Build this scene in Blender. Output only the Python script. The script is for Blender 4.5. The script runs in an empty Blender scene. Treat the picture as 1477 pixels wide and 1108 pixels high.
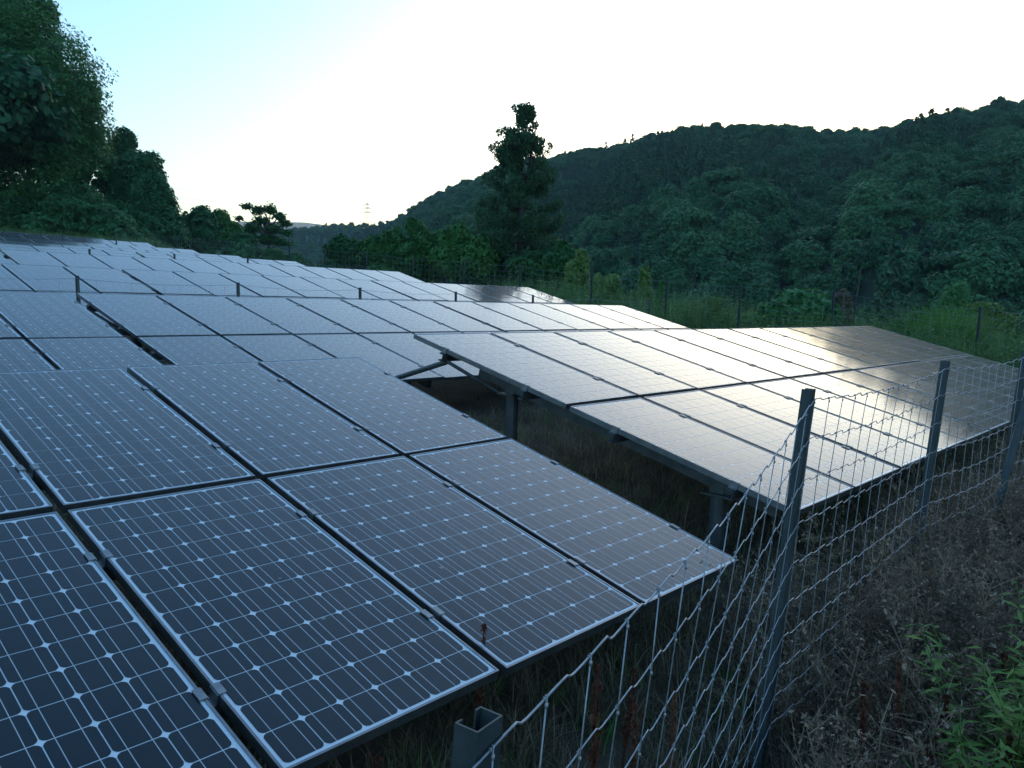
import bpy, math, random
import numpy as np
from mathutils import Matrix, Vector

# ------------------------------------------------------------------ scene, camera, sky, sun, exposure
scene = bpy.context.scene
C = scene.collection
RIGHT = Vector((0.6804, -0.7320, 0.0350))
UP = Vector((0.0593, 0.1026, 0.9930))
FWD = Vector((0.7304, 0.6735, -0.1132))
cam_data = bpy.data.cameras.new('camera')
cam_data.sensor_width = 36.0
cam_data.lens = 1144.0 / 1477.0 * 36.0
cam_data.clip_start = 0.05
cam_data.clip_end = 9000.0
cam = bpy.data.objects.new('camera', cam_data)
mw = Matrix.Identity(4)
for i in range(3):
    mw[i][0] = RIGHT[i]; mw[i][1] = UP[i]; mw[i][2] = -FWD[i]
cam.matrix_world = mw
C.objects.link(cam)
scene.camera = cam

SUN_AZ = math.radians(24.0)          # from +X towards +Y
SUN_EL = math.radians(5.2)
world = bpy.data.worlds.new('World')
scene.world = world
world.use_nodes = True
wn = world.node_tree.nodes; wl = world.node_tree.links
sky = wn.new('ShaderNodeTexSky')
sky.sky_type = 'NISHITA'
sky.sun_disc = False
sky.sun_elevation = SUN_EL
sky.sun_rotation = math.radians(90.0) - SUN_AZ
sky.altitude = 100.0
sky.air_density = 1.2
sky.dust_density = 1.9
sky.ozone_density = 2.6
bg = wn['Background']
bg.inputs['Strength'].default_value = 0.12
wl.new(sky.outputs[0], bg.inputs[0])

sun_data = bpy.data.lights.new('sun', 'SUN')
sun_data.energy = 2.0
sun_data.angle = math.radians(0.5)
sun_data.color = (1.0, 0.82, 0.58)
sun = bpy.data.objects.new('sun', sun_data)
sd = Vector((math.cos(SUN_AZ) * math.cos(SUN_EL), math.sin(SUN_AZ) * math.cos(SUN_EL), math.sin(SUN_EL)))
sun.rotation_euler = (-sd).to_track_quat('-Z', 'Y').to_euler()
C.objects.link(sun)

vs = scene.view_settings
vs.view_transform = 'Standard'
vs.look = 'None'
vs.gamma = 1.0
vs.use_curve_mapping = False
vs.exposure = 2.2
vs.use_white_balance = True
vs.white_balance_temperature = 5400.0
vs.white_balance_tint = 4.0

rnd = random.Random(7)
rng = np.random.default_rng(11)

# ------------------------------------------------------------------ helpers
def ss(a, b, x):
    t = np.clip((np.asarray(x, float) - a) / (b - a), 0, 1)
    return t * t * (3 - 2 * t)

def at(px, py, t):
    """point of the place seen in direction (px, py) of the 1477x1108 survey photo, at depth t metres"""
    a = (px - 738.5) / 1144.0; b = (py - 554.0) / 1144.0
    return (FWD + RIGHT * a - UP * b) * t

def tag(o, label, cat, group=None):
    o['label'] = label; o['category'] = cat
    if group: o['group'] = group
    return o

def structure(o):
    o['kind'] = 'structure'; return o

def empty(name, loc):
    o = bpy.data.objects.new(name, None); o.location = loc
    o.empty_display_size = 0.2
    C.objects.link(o); return o

def link(name, me, parent=None, loc=(0, 0, 0), rot=(0, 0, 0)):
    o = bpy.data.objects.new(name, me); o.location = loc; o.rotation_euler = rot
    C.objects.link(o)
    if parent is not None: o.parent = parent
    return o

class MB:
    """collects geometry for ONE mesh"""
    def __init__(s): s.v = []; s.f = []; s.n = 0
    def add(s, V, F):
        V = np.asarray(V, float)
        s.v.append(V); s.f += [tuple(int(i) + s.n for i in q) for q in F]; s.n += len(V)
    def box(s, c, size, R=None):
        h = np.array(size) / 2
        V = np.array([[x, y, z] for x in (-1, 1) for y in (-1, 1) for z in (-1, 1)]) * h
        if R is not None: V = V @ np.array(R).T
        s.add(V + np.array(c), [(0, 1, 3, 2), (4, 6, 7, 5), (0, 4, 5, 1), (2, 3, 7, 6), (0, 2, 6, 4), (1, 5, 7, 3)])
    def tube(s, P, r, n=6, cap=True):
        P = np.asarray(P, float); m = len(P)
        r = np.full(m, r, float) if np.isscalar(r) else np.asarray(r, float)
        T = np.gradient(P, axis=0); T /= np.linalg.norm(T, axis=1)[:, None] + 1e-12
        a = np.array([0, 0, 1.0]) if abs(T[0][2]) < .9 else np.array([1.0, 0, 0])
        u = np.cross(T[0], a); u /= np.linalg.norm(u)
        ang = np.arange(n) * 2 * np.pi / n
        V = []
        for i in range(m):
            u = u - T[i] * (u @ T[i]); u /= np.linalg.norm(u) + 1e-12
            w = np.cross(T[i], u)
            V.append(P[i] + r[i] * (np.cos(ang)[:, None] * u + np.sin(ang)[:, None] * w))
        F = [(i * n + j, i * n + (j + 1) % n, (i + 1) * n + (j + 1) % n, (i + 1) * n + j) for i in range(m - 1) for j in range(n)]
        if cap: F += [tuple(range(n))[::-1], tuple(range((m - 1) * n, m * n))]
        s.add(np.concatenate(V), F)
    def extrude(s, prof, p0, p1, ux, uy):
        """closed 2-D profile swept from p0 to p1"""
        prof = np.asarray(prof, float); n = len(prof)
        o = prof[:, :1] * np.asarray(ux, float) + prof[:, 1:] * np.asarray(uy, float)
        F = [(j, (j + 1) % n, n + (j + 1) % n, n + j) for j in range(n)] + [tuple(range(n))[::-1], tuple(range(n, 2 * n))]
        s.add(np.concatenate([o + np.asarray(p0, float), o + np.asarray(p1, float)]), F)
    def mesh(s, name, mat, smooth=False):
        me = bpy.data.meshes.new(name)
        V = np.concatenate(s.v) if s.v else np.zeros((0, 3))
        me.from_pydata(V.tolist(), [], s.f)
        if mat is not None: me.materials.append(mat)
        if smooth: me.polygons.foreach_set('use_smooth', [True] * len(me.polygons))
        me.update(); return me

def mesh_arrays(name, V, F, mat, smooth=False):
    """fast mesh from numpy, all faces of one size"""
    me = bpy.data.meshes.new(name)
    k = F.shape[1]
    me.vertices.add(len(V)); me.vertices.foreach_set('co', np.asarray(V, np.float32).ravel())
    me.loops.add(F.size); me.loops.foreach_set('vertex_index', F.astype(np.int32).ravel())
    me.polygons.add(len(F))
    me.polygons.foreach_set('loop_start', np.arange(0, F.size, k, dtype=np.int32))
    me.polygons.foreach_set('loop_total', np.full(len(F), k, np.int32))
    if smooth: me.polygons.foreach_set('use_smooth', np.ones(len(F), bool))
    if mat is not None: me.materials.append(mat)
    me.update(calc_edges=True); me.validate(); return me

def copy_tree(o, parent=None):
    c = o.copy(); C.objects.link(c)
    if parent is not None: c.parent = parent
    for ch in list(o.children): copy_tree(ch, c)
    return c

# ------------------------------------------------------------------ materials
def new_mat(name):
    m = bpy.data.materials.new(name); m.use_nodes = True
    nt = m.node_tree
    return m, nt.nodes, nt.links, nt.nodes['Principled BSDF']

def noise(N, L, scale, detail=4, rough=.6, coord='Object'):
    tc = N.new('ShaderNodeTexCoord'); n = N.new('ShaderNodeTexNoise')
    n.inputs['Scale'].default_value = scale; n.inputs['Detail'].default_value = detail; n.inputs['Roughness'].default_value = rough
    L.new(tc.outputs[coord], n.inputs['Vector']); return n

def ramp(N, L, src, stops):
    r = N.new('ShaderNodeValToRGB')
    while len(r.color_ramp.elements) < len(stops): r.color_ramp.elements.new(.5)
    for e, (p, c) in zip(r.color_ramp.elements, stops):
        e.position = p; e.color = (*c, 1)
    L.new(src, r.inputs[0]); return r

def bump(N, L, src, bsdf, strength, dist):
    b = N.new('ShaderNodeBump'); b.inputs['Strength'].default_value = strength; b.inputs['Distance'].default_value = dist
    L.new(src, b.inputs['Height']); L.new(b.outputs[0], bsdf.inputs['Normal'])

def metal_mat(name, c0, c1, rough, metallic, scale=18.0):
    m, N, L, B = new_mat(name)
    n = noise(N, L, scale, 5)
    r = ramp(N, L, n.outputs[0], [(.35, c0), (.65, c1)])
    L.new(r.outputs[0], B.inputs['Base Color'])
    q = N.new('ShaderNodeMapRange'); q.inputs[3].default_value = rough - .1; q.inputs[4].default_value = rough + .12
    L.new(n.outputs[0], q.inputs[0]); L.new(q.outputs[0], B.inputs['Roughness'])
    B.inputs['Metallic'].default_value = metallic
    return m

M = {}
M['frame'] = metal_mat('anodised_aluminium', (.20, .205, .215), (.27, .275, .285), .38, .9)
M['clamp'] = metal_mat('clamp_aluminium', (.22, .225, .23), (.32, .325, .33), .4, .85)
M['galv'] = metal_mat('galvanised_steel', (.09, .10, .105), (.15, .16, .165), .55, .6, 9)
M['post'] = metal_mat('weathered_post_steel', (.045, .058, .062), (.075, .09, .095), .55, .4, 14)
M['wire'] = metal_mat('galvanised_wire', (.30, .31, .33), (.42, .43, .45), .45, .6, 60)
M['cable'] = metal_mat('cable', (.2, .2, .2), (.3, .3, .3), .5, .3)

def glass_coat(B, N, L):
    B.inputs['Coat Weight'].default_value = 1.0
    B.inputs['Coat IOR'].default_value = 1.38
    n = noise(N, L, 2.2, 6, .65)
    q = N.new('ShaderNodeMapRange'); q.inputs[1].default_value = .3; q.inputs[2].default_value = .7
    q.inputs[3].default_value = .07; q.inputs[4].default_value = .11
    L.new(n.outputs[0], q.inputs[0]); L.new(q.outputs[0], B.inputs['Coat Roughness'])

def dirt(N, L, src):
    """thin dust film, streaks and a few specks lying on the cover glass"""
    tc = N.new('ShaderNodeTexCoord'); geo = N.new('ShaderNodeNewGeometry')
    a = N.new('ShaderNodeTexNoise'); a.inputs['Scale'].default_value = 1.7; a.inputs['Detail'].default_value = 8; a.inputs['Roughness'].default_value = .7
    L.new(geo.outputs['Position'], a.inputs['Vector'])
    r1 = ramp(N, L, a.outputs[0], [(.42, (0, 0, 0)), (.8, (.035, .035, .035))])
    v = N.new('ShaderNodeTexVoronoi'); v.inputs['Scale'].default_value = 5.0
    L.new(geo.outputs['Position'], v.inputs['Vector'])
    r2 = ramp(N, L, v.outputs['Distance'], [(.035, (.55, .55, .55)), (.05, (0, 0, 0))])
    ad = N.new('ShaderNodeMath'); ad.operation = 'ADD'; L.new(r1.outputs[0], ad.inputs[0]); L.new(r2.outputs[0], ad.inputs[1])
    mx = N.new('ShaderNodeMixRGB'); mx.inputs[2].default_value = (.34, .33, .30, 1)
    L.new(ad.outputs[0], mx.inputs[0]); L.new(src, mx.inputs[1]); return mx.outputs[0]

def cell_mat():
    m, N, L, B = new_mat('silicon_cell')
    uv = N.new('ShaderNodeUVMap'); sp = N.new('ShaderNodeSeparateXYZ'); L.new(uv.outputs[0], sp.inputs[0])
    def math_(op, a, b):
        k = N.new('ShaderNodeMath'); k.operation = op
        for i, x in enumerate((a, b)):
            if isinstance(x, (int, float)): k.inputs[i].default_value = x
            else: L.new(x, k.inputs[i])
        return k.outputs[0]
    d = math_('ABSOLUTE', math_('SUBTRACT', math_('ABSOLUTE', math_('SUBTRACT', sp.outputs[0], .5), 0), .25), 0)
    busbar = math_('LESS_THAN', d, .0095)
    fing = math_('MULTIPLY', math_('LESS_THAN', math_('FRACT', math_('MULTIPLY', sp.outputs[1], 40.0), 0), .07), .16)
    fac = math_('MAXIMUM', busbar, fing)
    oi = N.new('ShaderNodeNewGeometry')
    r = ramp(N, L, oi.outputs['Random Per Island'], [(0, (.002, .006, .010)), (1, (.004, .010, .016))])
    mix = N.new('ShaderNodeMixRGB'); mix.inputs[2].default_value = (.5, .52, .54, 1)
    L.new(fac, mix.inputs[0]); L.new(r.outputs[0], mix.inputs[1]); L.new(dirt(N, L, mix.outputs[0]), B.inputs['Base Color'])
    B.inputs['Roughness'].default_value = .45
    B.inputs['Specular IOR Level'].default_value = .06
    glass_coat(B, N, L)
    return m
M['cell'] = cell_mat()
m, N, L, B = new_mat('white_backsheet')
B.inputs['Base Color'].default_value = (.72, .75, .78, 1); B.inputs['Roughness'].default_value = .6
glass_coat(B, N, L)
M['sheet'] = m

def leaf_mat(name, c_dark, c_mid, c_light, trans=.25, big=.25):
    m, N, L, B = new_mat(name)
    g = N.new('ShaderNodeNewGeometry')
    n = noise(N, L, big, 3, .5)
    oi = N.new('ShaderNodeObjectInfo')
    def mth(op, a, b):
        k = N.new('ShaderNodeMath'); k.operation = op
        for i, x in enumerate((a, b)):
            if isinstance(x, (int, float)): k.inputs[i].default_value = x
            else: L.new(x, k.inputs[i])
        return k.outputs[0]
    v = mth('ADD', mth('MULTIPLY', g.outputs['Random Per Island'], .45), mth('MULTIPLY', n.outputs[0], .45))
    v = mth('ADD', v, mth('MULTIPLY', mth('SUBTRACT', oi.outputs['Random'], .4), .4))
    r = ramp(N, L, v, [(.15, c_dark), (.5, c_mid), (.85, c_light)])
    L.new(r.outputs[0], B.inputs['Base Color'])
    B.inputs['Roughness'].default_value = .55
    B.inputs['Specular IOR Level'].default_value = .25
    if trans > 0:
        t = N.new('ShaderNodeBsdfTranslucent'); mx = N.new('ShaderNodeMixShader'); mx.inputs[0].default_value = trans
        L.new(r.outputs[0], t.inputs[0])
        out = N['Material Output']
        L.new(B.outputs[0], mx.inputs[1]); L.new(t.outputs[0], mx.inputs[2]); L.new(mx.outputs[0], out.inputs[0])
    return m
M['leaf'] = leaf_mat('broadleaf_foliage', (0.033, 0.101, 0.028), (0.066, 0.176, 0.040), (0.132, 0.270, 0.055), .35, .35)
M['vine'] = leaf_mat('vine_foliage', (0.039, 0.117, 0.039), (0.077, 0.202, 0.064), (0.143, 0.286, 0.088), .32, .5)
M['sugi'] = leaf_mat('conifer_foliage', (0.024, 0.069, 0.030), (0.046, 0.112, 0.044), (0.083, 0.156, 0.057), .3)
M['hill_leaf'] = leaf_mat('hill_foliage', (0.034, 0.109, 0.043), (0.069, 0.175, 0.062), (0.127, 0.259, 0.090), .3, .03)
M['hill_con'] = leaf_mat('hill_conifer_foliage', (0.029, 0.081, 0.041), (0.048, 0.115, 0.054), (0.075, 0.149, 0.066), .15, .02)
M['grass'] = leaf_mat('green_grass', (0.072, 0.169, 0.033), (0.132, 0.273, 0.055), (0.216, 0.377, 0.088), .45, .5)
M['weed_green'] = leaf_mat('weed_green', (0.065, 0.119, 0.033), (0.143, 0.238, 0.072), (0.260, 0.378, 0.132), .4, .7)
M['yellow_leaf'] = leaf_mat('pale_green_foliage', (.11, .19, .045), (.21, .32, .08), (.33, .45, .14), .45, .8)
M['straw'] = leaf_mat('dry_grass', (.09, .078, .05), (.22, .19, .12), (.42, .36, .24), .35, .9)
M['dead'] = leaf_mat('dead_weeds', (.09, .068, .045), (.23, .175, .12), (.46, .37, .27), .3, .9)
M['dock'] = leaf_mat('reddish_seed_heads', (.05, .022, .015), (.11, .048, .03), (.22, .11, .065), .25, 8.0)
m, N, L, B = new_mat('bark')
n = noise(N, L, 6, 6); r = ramp(N, L, n.outputs[0], [(.3, (.03, .024, .018)), (.7, (.09, .075, .06))])
L.new(r.outputs[0], B.inputs['Base Color']); B.inputs['Roughness'].default_value = .9; bump(N, L, n.outputs[0], B, .6, .05)
M['bark'] = m
m, N, L, B = new_mat('soil')
n = noise(N, L, .9, 10, .7); r = ramp(N, L, n.outputs[0], [(.3, (.04, .034, .024)), (.55, (.09, .075, .048)), (.75, (.16, .13, .08))])
L.new(r.outputs[0], B.inputs['Base Color']); B.inputs['Roughness'].default_value = .95
n2 = noise(N, L, 14, 8, .7); bump(N, L, n2.outputs[0], B, .8, .05)
M['soil'] = m
m, N, L, B = new_mat('forest_floor')
n = noise(N, L, .12, 10, .7); r = ramp(N, L, n.outputs[0], [(.3, (.012, .03, .014)), (.7, (.035, .07, .03))])
L.new(r.outputs[0], B.inputs['Base Color']); B.inputs['Roughness'].default_value = .95
M['floor'] = m
m, N, L, B = new_mat('far_forest')
n = noise(N, L, .08, 10, .75); r = ramp(N, L, n.outputs[0], [(.3, (.03, .06, .03)), (.7, (.06, .10, .05))])
L.new(r.outputs[0], B.inputs['Base Color']); B.inputs['Roughness'].default_value = .95; bump(N, L, n.outputs[0], B, 1, 4)
M['far'] = m

# ------------------------------------------------------------------ ground
GY = [-400, -40, -8, -2, 0, 1.66, 6.2, 10.7, 15.2, 19.8, 24.3, 28.8, 33.4, 37.9, 43, 50, 62, 100, 400]
GZ = [-9, -5, -2.5, -1.95, -1.74, -1.60, -1.42, -1.08, -.74, -.47, -.26, .04, .43, .66, 1.05, 1.7, 3.0, 4, 2]
def ground(X, Y):
    X = np.asarray(X, float); Y = np.asarray(Y, float)
    z = np.interp(Y, GY, GZ)
    z = z - .16 * (1 - ss(2.9, 3.9, X)) * (1 - ss(4.6, 6.6, Y))
    z = z - 6.5 * ss(18, 46, X) - 2.0 * ss(-6, -40, X)
    z = z + .03 * np.sin(X * 2.1 + 1.3 * np.sin(Y * 1.7)) * np.cos(Y * 1.9) + .015 * np.sin(X * 6.3 + Y * 4.1)
    far = ss(150, 400, np.hypot(X, Y))
    return z * (1 - far) + (-9) * far

def axis():
    a = np.concatenate([[-2500, -1200, -600, -300, -160, -90, -60, -40, -28, -20, -14, -10, -7, -5, -3], np.arange(-2, 20, .25),
                        [20, 22, 25, 28, 32, 37, 43, 50, 60, 75, 100, 150, 220, 320, 600, 1200, 2500]])
    return a
ax = axis()
ay = np.concatenate([ax[ax < 20], np.arange(20, 50, 1.0), [50, 55, 60, 70, 85, 100, 150, 220, 320, 600, 1200, 2500]])
GX, GYY = np.meshgrid(ax, ay, indexing='ij')
V = np.stack([GX, GYY, ground(GX, GYY)], -1).reshape(-1, 3)
nx, ny = len(ax), len(ay)
ii, jj = np.meshgrid(np.arange(nx - 1), np.arange(ny - 1), indexing='ij')
a0 = (ii * ny + jj).ravel()
structure(link('ground', mesh_arrays('ground', V, np.stack([a0, a0 + ny, a0 + ny + 1, a0 + 1], 1), M['soil'], True)))

# ------------------------------------------------------------------ wooded hill (terrain)
RIDGE = [(250, 356, 760, 300), (380, 350, 620, 210), (470, 334, 520, 165), (560, 330, 450, 135), (640, 296, 390, 110), (720, 266, 340, 92), (800, 250, 310, 80),
         (900, 228, 290, 70), (1000, 212, 270, 62), (1100, 208, 258, 57), (1200, 214, 248, 53), (1300, 208, 235, 50),
         (1400, 194, 225, 47), (1500, 168, 215, 45), (1680, 128, 205, 43), (2000, 60, 195, 42), (2600, -60, 190, 42), (4200, -330, 190, 45)]
def hill_points():
    S = []
    for px, py, t, tb in RIDGE:
        p = at(px, py - (14 if px >= 640 else 4), t); d = Vector((p.x, p.y, 0)); r = d.length; d.normalize()
        S.append((math.atan2(d.y, d.x), r, p.z, tb * r / t))
    S.sort(); return np.array(S)
HS = hill_points()
def hill(az, s):
    """s 0 = foot, 1 = ridge, above 1 = far side"""
    r1 = np.interp(az, HS[:, 0], HS[:, 1]); z1 = np.interp(az, HS[:, 0], HS[:, 2]); r0 = np.interp(az, HS[:, 0], HS[:, 3])
    r = r0 + (r1 - r0) * s
    prof = np.where(s <= 1, s ** .92, 1 - 1.3 * (s - 1) ** 1.2)
    spur = np.sin(az * 23 + 1.0 + s * 1.5) * .5 + np.sin(az * 41 + s * 3.7) * .3
    z = -9 + (z1 + 9) * prof + spur * 5.0 * np.clip(s * (1.02 - s) * 4, 0, 1) * (r1 / 260)
    return r * np.cos(az), r * np.sin(az), z
azs = np.linspace(HS[0, 0], HS[-1, 0], 150); sv = np.linspace(-.05, 1.7, 60)
AZ, SV = np.meshgrid(azs, sv, indexing='ij')
hx, hy, hz = hill(AZ, np.maximum(SV, 0)); hz = hz - np.where(SV < 0, 4, 0)
V = np.stack([hx, hy, hz], -1).reshape(-1, 3); V_HILL_TOP = V[:, 2].max()
ii, jj = np.meshgrid(np.arange(149), np.arange(59), indexing='ij'); a0 = (ii * 60 + jj).ravel()
structure(link('wooded_hill', mesh_arrays('wooded_hill', V, np.stack([a0, a0 + 1, a0 + 61, a0 + 60], 1)[:, ::-1], M['floor'], True)))
# the distant ridge beyond the valley
far_px = [(-300, 300), (0, 305), (150, 312), (250, 316), (330, 320), (400, 320), (440, 321), (480, 326), (560, 335), (700, 350)]
V = []
for i, (px, py) in enumerate(far_px):
    p = at(px, py, 1500); q = at(px, py, 1000)
    for w_, z in ((0.0, q.z - 110), (.5, p.z * .4 - 20), (1.0, p.z)):
        pp = q.lerp(p, w_); V.append((pp.x, pp.y, max(z, -10)))
    p2 = at(px, py, 2100); V.append((p2.x, p2.y, -10))
F = np.array([(i * 4 + j, i * 4 + 4 + j, i * 4 + 5 + j, i * 4 + 1 + j) for i in range(len(far_px) - 1) for j in range(3)])
structure(link('distant_hill', mesh_arrays('distant_hill', np.array(V), F, M['far'], True)))

# ------------------------------------------------------------------ solar tables
PW, PL, G1, G2 = .808, 1.58, .038, .039
TILT = math.radians(13.41)
TH = .035
def panel_meshes():
    b = MB(); w = .008
    lip = [(-PW / 2, PW / 2, -PL, -PL + w), (-PW / 2, PW / 2, -w, 0), (-PW / 2, -PW / 2 + w, -PL + w, -w), (PW / 2 - w, PW / 2, -PL + w, -w)]
    for x0, x1, y0, y1 in lip:
        b.box(((x0 + x1) / 2, (y0 + y1) / 2, -TH / 2), (x1 - x0, y1 - y0, TH))
    fr = b.mesh('panel_frame', M['frame'])
    b = MB(); z = -.0035
    b.add([(-PW / 2 + w - .001, -PL + w - .001, z), (PW / 2 - w + .001, -PL + w - .001, z), (PW / 2 - w + .001, -w + .001, z), (-PW / 2 + w - .001, -w + .001, z)], [(0, 1, 2, 3)])
    b.add([(-PW / 2 + w, -PL + w, z - .005), (PW / 2 - w, -PL + w, z - .005), (PW / 2 - w, -w, z - .005), (-PW / 2 + w, -w, z - .005)], [(3, 2, 1, 0)])
    sh = b.mesh('laminate', M['sheet'])
    h = .0632 - .0006; c = .0130
    oct_ = []
    for sx, sy, flip in ((1, -1, 0), (1, 1, 1), (-1, 1, 0), (-1, -1, 1)):
        pts = [(h - c, h), (h - .36 * c, h - .36 * c), (h, h - c)]
        if not flip: pts = pts
        else: pts = pts[::-1]
        oct_ += [(sx * x, sy * y) for x, y in pts]
    oct_ = np.array(oct_)
    def cells(cs, name):
        me = bpy.data.meshes.new(name); V = []; F = []; U = []
        for cx_, cy_ in cs:
            k = len(V)
            V += [(cx_ + x, cy_ + y, -.0027) for x, y in oct_]; F.append(tuple(range(k, k + 12)))
            U += [((x / h + 1) / 2, (y / h + 1) / 2) for x, y in oct_]
        me.from_pydata(V, [], F)
        uv = me.uv_layers.new(name='UVMap')
        for p in me.polygons:
            for li in p.loop_indices: uv.data[li].uv = U[me.loops[li].vertex_index]
        me.materials.append(M['cell']); me.update(); return me
    cs = [((i - 2.5) * .1285, -.0190 - .06425 - .1285 * j) for i in range(6) for j in range(12)]
    return fr, sh, cells(cs, 'cell_grid'), cells([(0, 0)], 'cell'), cs
ME_FRAME, ME_SHEET, ME_GRID, ME_CELL, CELL_POS = panel_meshes()
if ME_CELL.polygons[0].normal.z < 0:
    for me in (ME_CELL, ME_GRID): me.flip_normals()

def clamp_mesh(s):
    b = MB()
    b.box((s * .010, 0, .002), (.024, .05, .004))
    b.box((-s * .004, 0, -.018), (.004, .05, .036))
    b.box((-s * .010, 0, -.036), (.014, .05, .004))
    return b.mesh('clamp', M['clamp'])
ME_CLAMP = {1: clamp_mesh(1), -1: clamp_mesh(-1)}
CLAMP_V = (.37, 1.21)
cT, sT = math.cos(TILT), math.sin(TILT)
CH = [(-.02, -.03), (.02, -.03), (.02, .03), (-.02, .03), (-.02, .022), (.0165, .022), (.0165, -.022), (-.02, -.022)]

def solar_table(x0, ytop, ztop, ncol, label, detail=2, split=()):
    """x0 left edge of the first panel, ytop/ztop upper edge of the glass plane"""
    length = ncol * (PW + G1) - G1
    ylow = ytop - 3.2 * cT
    zg = float(ground(x0 + length / 2, ytop - 1.6))
    root = empty('solar_table', (x0 + length / 2, ytop - 1.6 * cT, zg))
    tag(root, label, 'solar table', 'solar tables standing in rows')
    ox, oy, oz = root.location
    def pt(u, v, n=0.0): return np.array([x0 + u - ox, ytop - v * cT - n * sT - oy, ztop - v * sT + n * cT - oz])
    for c in range(ncol):
        for rr in range(2):
            p = pt(c * (PW + G1) + PW / 2, rr * (PL + G2))
            jit = rnd.uniform(-.0035, .0035), rnd.uniform(-.0035, .0035)
            pan = link('solar_panel', ME_FRAME, root, p, (TILT + jit[0], jit[1], 0))
            link('laminate', ME_SHEET, pan)
            if (c, rr) in split:
                for cx_, cy_ in CELL_POS: link('cell', ME_CELL, pan, (cx_, cy_, 0))
            else:
                link('cell_grid', ME_GRID, pan)
            if detail >= 1:
                for v in CLAMP_V:
                    for s in (1, -1):
                        q = Vector((-s * PW / 2, -v, 0))
                        link('clamp', ME_CLAMP[s], pan, q)
    # four purlins under the panels
    ux = np.array([0, -cT, -sT]); uz = np.array([0, -sT, cT])
    for rr in range(2):
        for v in CLAMP_V:
            b = MB(); vv = v + rr * (PL + G2)
            b.extrude(CH, pt(-.03, vv, -TH - .034), pt(length + .03, vv, -TH - .034), ux, uz)
            link('purlin', b.mesh('purlin', M['galv']), root)
    us = [.30, length / 2, length - .30]
    for u in us:
        b = MB(); n0 = -TH - .034 - .033 - .045
        b.box(pt(u, 1.75, n0), (.05, 2.5, .085), [[1, 0, 0], [0, cT, -sT], [0, sT, cT]])
        link('rafter', b.mesh('rafter', M['galv']), root)
        for v in (.85, 2.62):
            top = pt(u, v, n0 - .05); gx, gy = top[0] + ox, top[1] + oy
            zb = float(ground(gx, gy)) - oz - .25
            b = MB(); b.tube([(top[0], top[1], zb), (top[0], top[1], top[2] - .02)], .048, 12)
            b.box((top[0], top[1], top[2] - .015), (.16, .16, .012)); b.box((top[0], top[1], top[2] + .004), (.06, .1, .03))
            link('leg', b.mesh('leg', M['galv'], False), root)
        if detail >= 1:
            a = pt(u - .28, .40, n0 + .05)
            b = MB(); b.tube([a, a + np.array([0, .62, -.19])], .021, 8)
            link('brace', b.mesh('brace', M['galv']), root)
            b = MB(); b.tube([a, pt(u - .02, .8, n0 - .1)], .014, 8)
            link('brace', b.mesh('brace', M['galv']), root)
    return root

N6 = 6
T_ = 'twelve panel solar table '
ROWS = [
 # ytop, ztop, tables
 (4.822, -.508, [(-1.505, 2, T_ + 'in the front row, dark cells clearly visible')]),
 (4.745, -.337, [(4.005, 2, T_ + 'in the front row, rack legs showing beside the gap'),
                 (9.105, 1, T_ + 'ending the front row, greyed by the hill reflection')]),
 (9.272, -.157, [(-2.05, 1, T_ + 'in the second row, inner side of the wide slot'),
                 (3.104, 1, T_ + 'in the second row, behind the open gap in the front row'),
                 (8.195, 1, T_ + 'at the outer end of the second row near the boundary fence')]),
 (13.80, .180, [(.20, 0, T_ + 'at the inner end of the third row'),
                (5.32, 0, T_ + 'in the middle of the third row behind the short wire fence'),
                (10.42, 0, T_ + 'ending the third row by the braced boundary post')]),
 (18.33, .520, [(-.42, 0, T_ + 'at the inner end of the fourth row from the near fence'),
                (4.74, 0, T_ + 'in the middle of the fourth row from the near fence'),
                (9.80, 0, T_ + 'at the outer end of the fourth row from the near fence')]),
 (22.86, .790, [(4.07, 0, T_ + 'in the inner part of the fifth row from the near fence'),
                (9.20, 0, T_ + 'at the outer end of the fifth row from the near fence')]),
 (27.40, 1.02, [(4.52, 0, T_ + 'in the inner part of the sixth row from the near fence'),
                (9.64, 0, T_ + 'at the outer end of the sixth row from the near fence')]),
 (31.92, 1.32, [(4.96, 0, T_ + 'in the inner part of the seventh row from the near fence'),
                (10.06, 0, T_ + 'at the outer end of the seventh row from the near fence')]),
 (36.45, 1.68, [(5.05, 0, T_ + 'in the inner part of the eighth row, mirroring dark trees'),
                (10.15, 0, T_ + 'ending the eighth row, below the vine covered trees')]),
 (41.00, 1.93, [(9.98, 0, T_ + 'in the last row at the foot of the forest edge')]),
]
first = True
for ytop, ztop, tabs in ROWS:
    for x0, det, lab in tabs:
        solar_table(x0, ytop, ztop, N6, lab, det, {(2, 1), (3, 1), (4, 1), (5, 1)} if first else ())
        first = False

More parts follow.
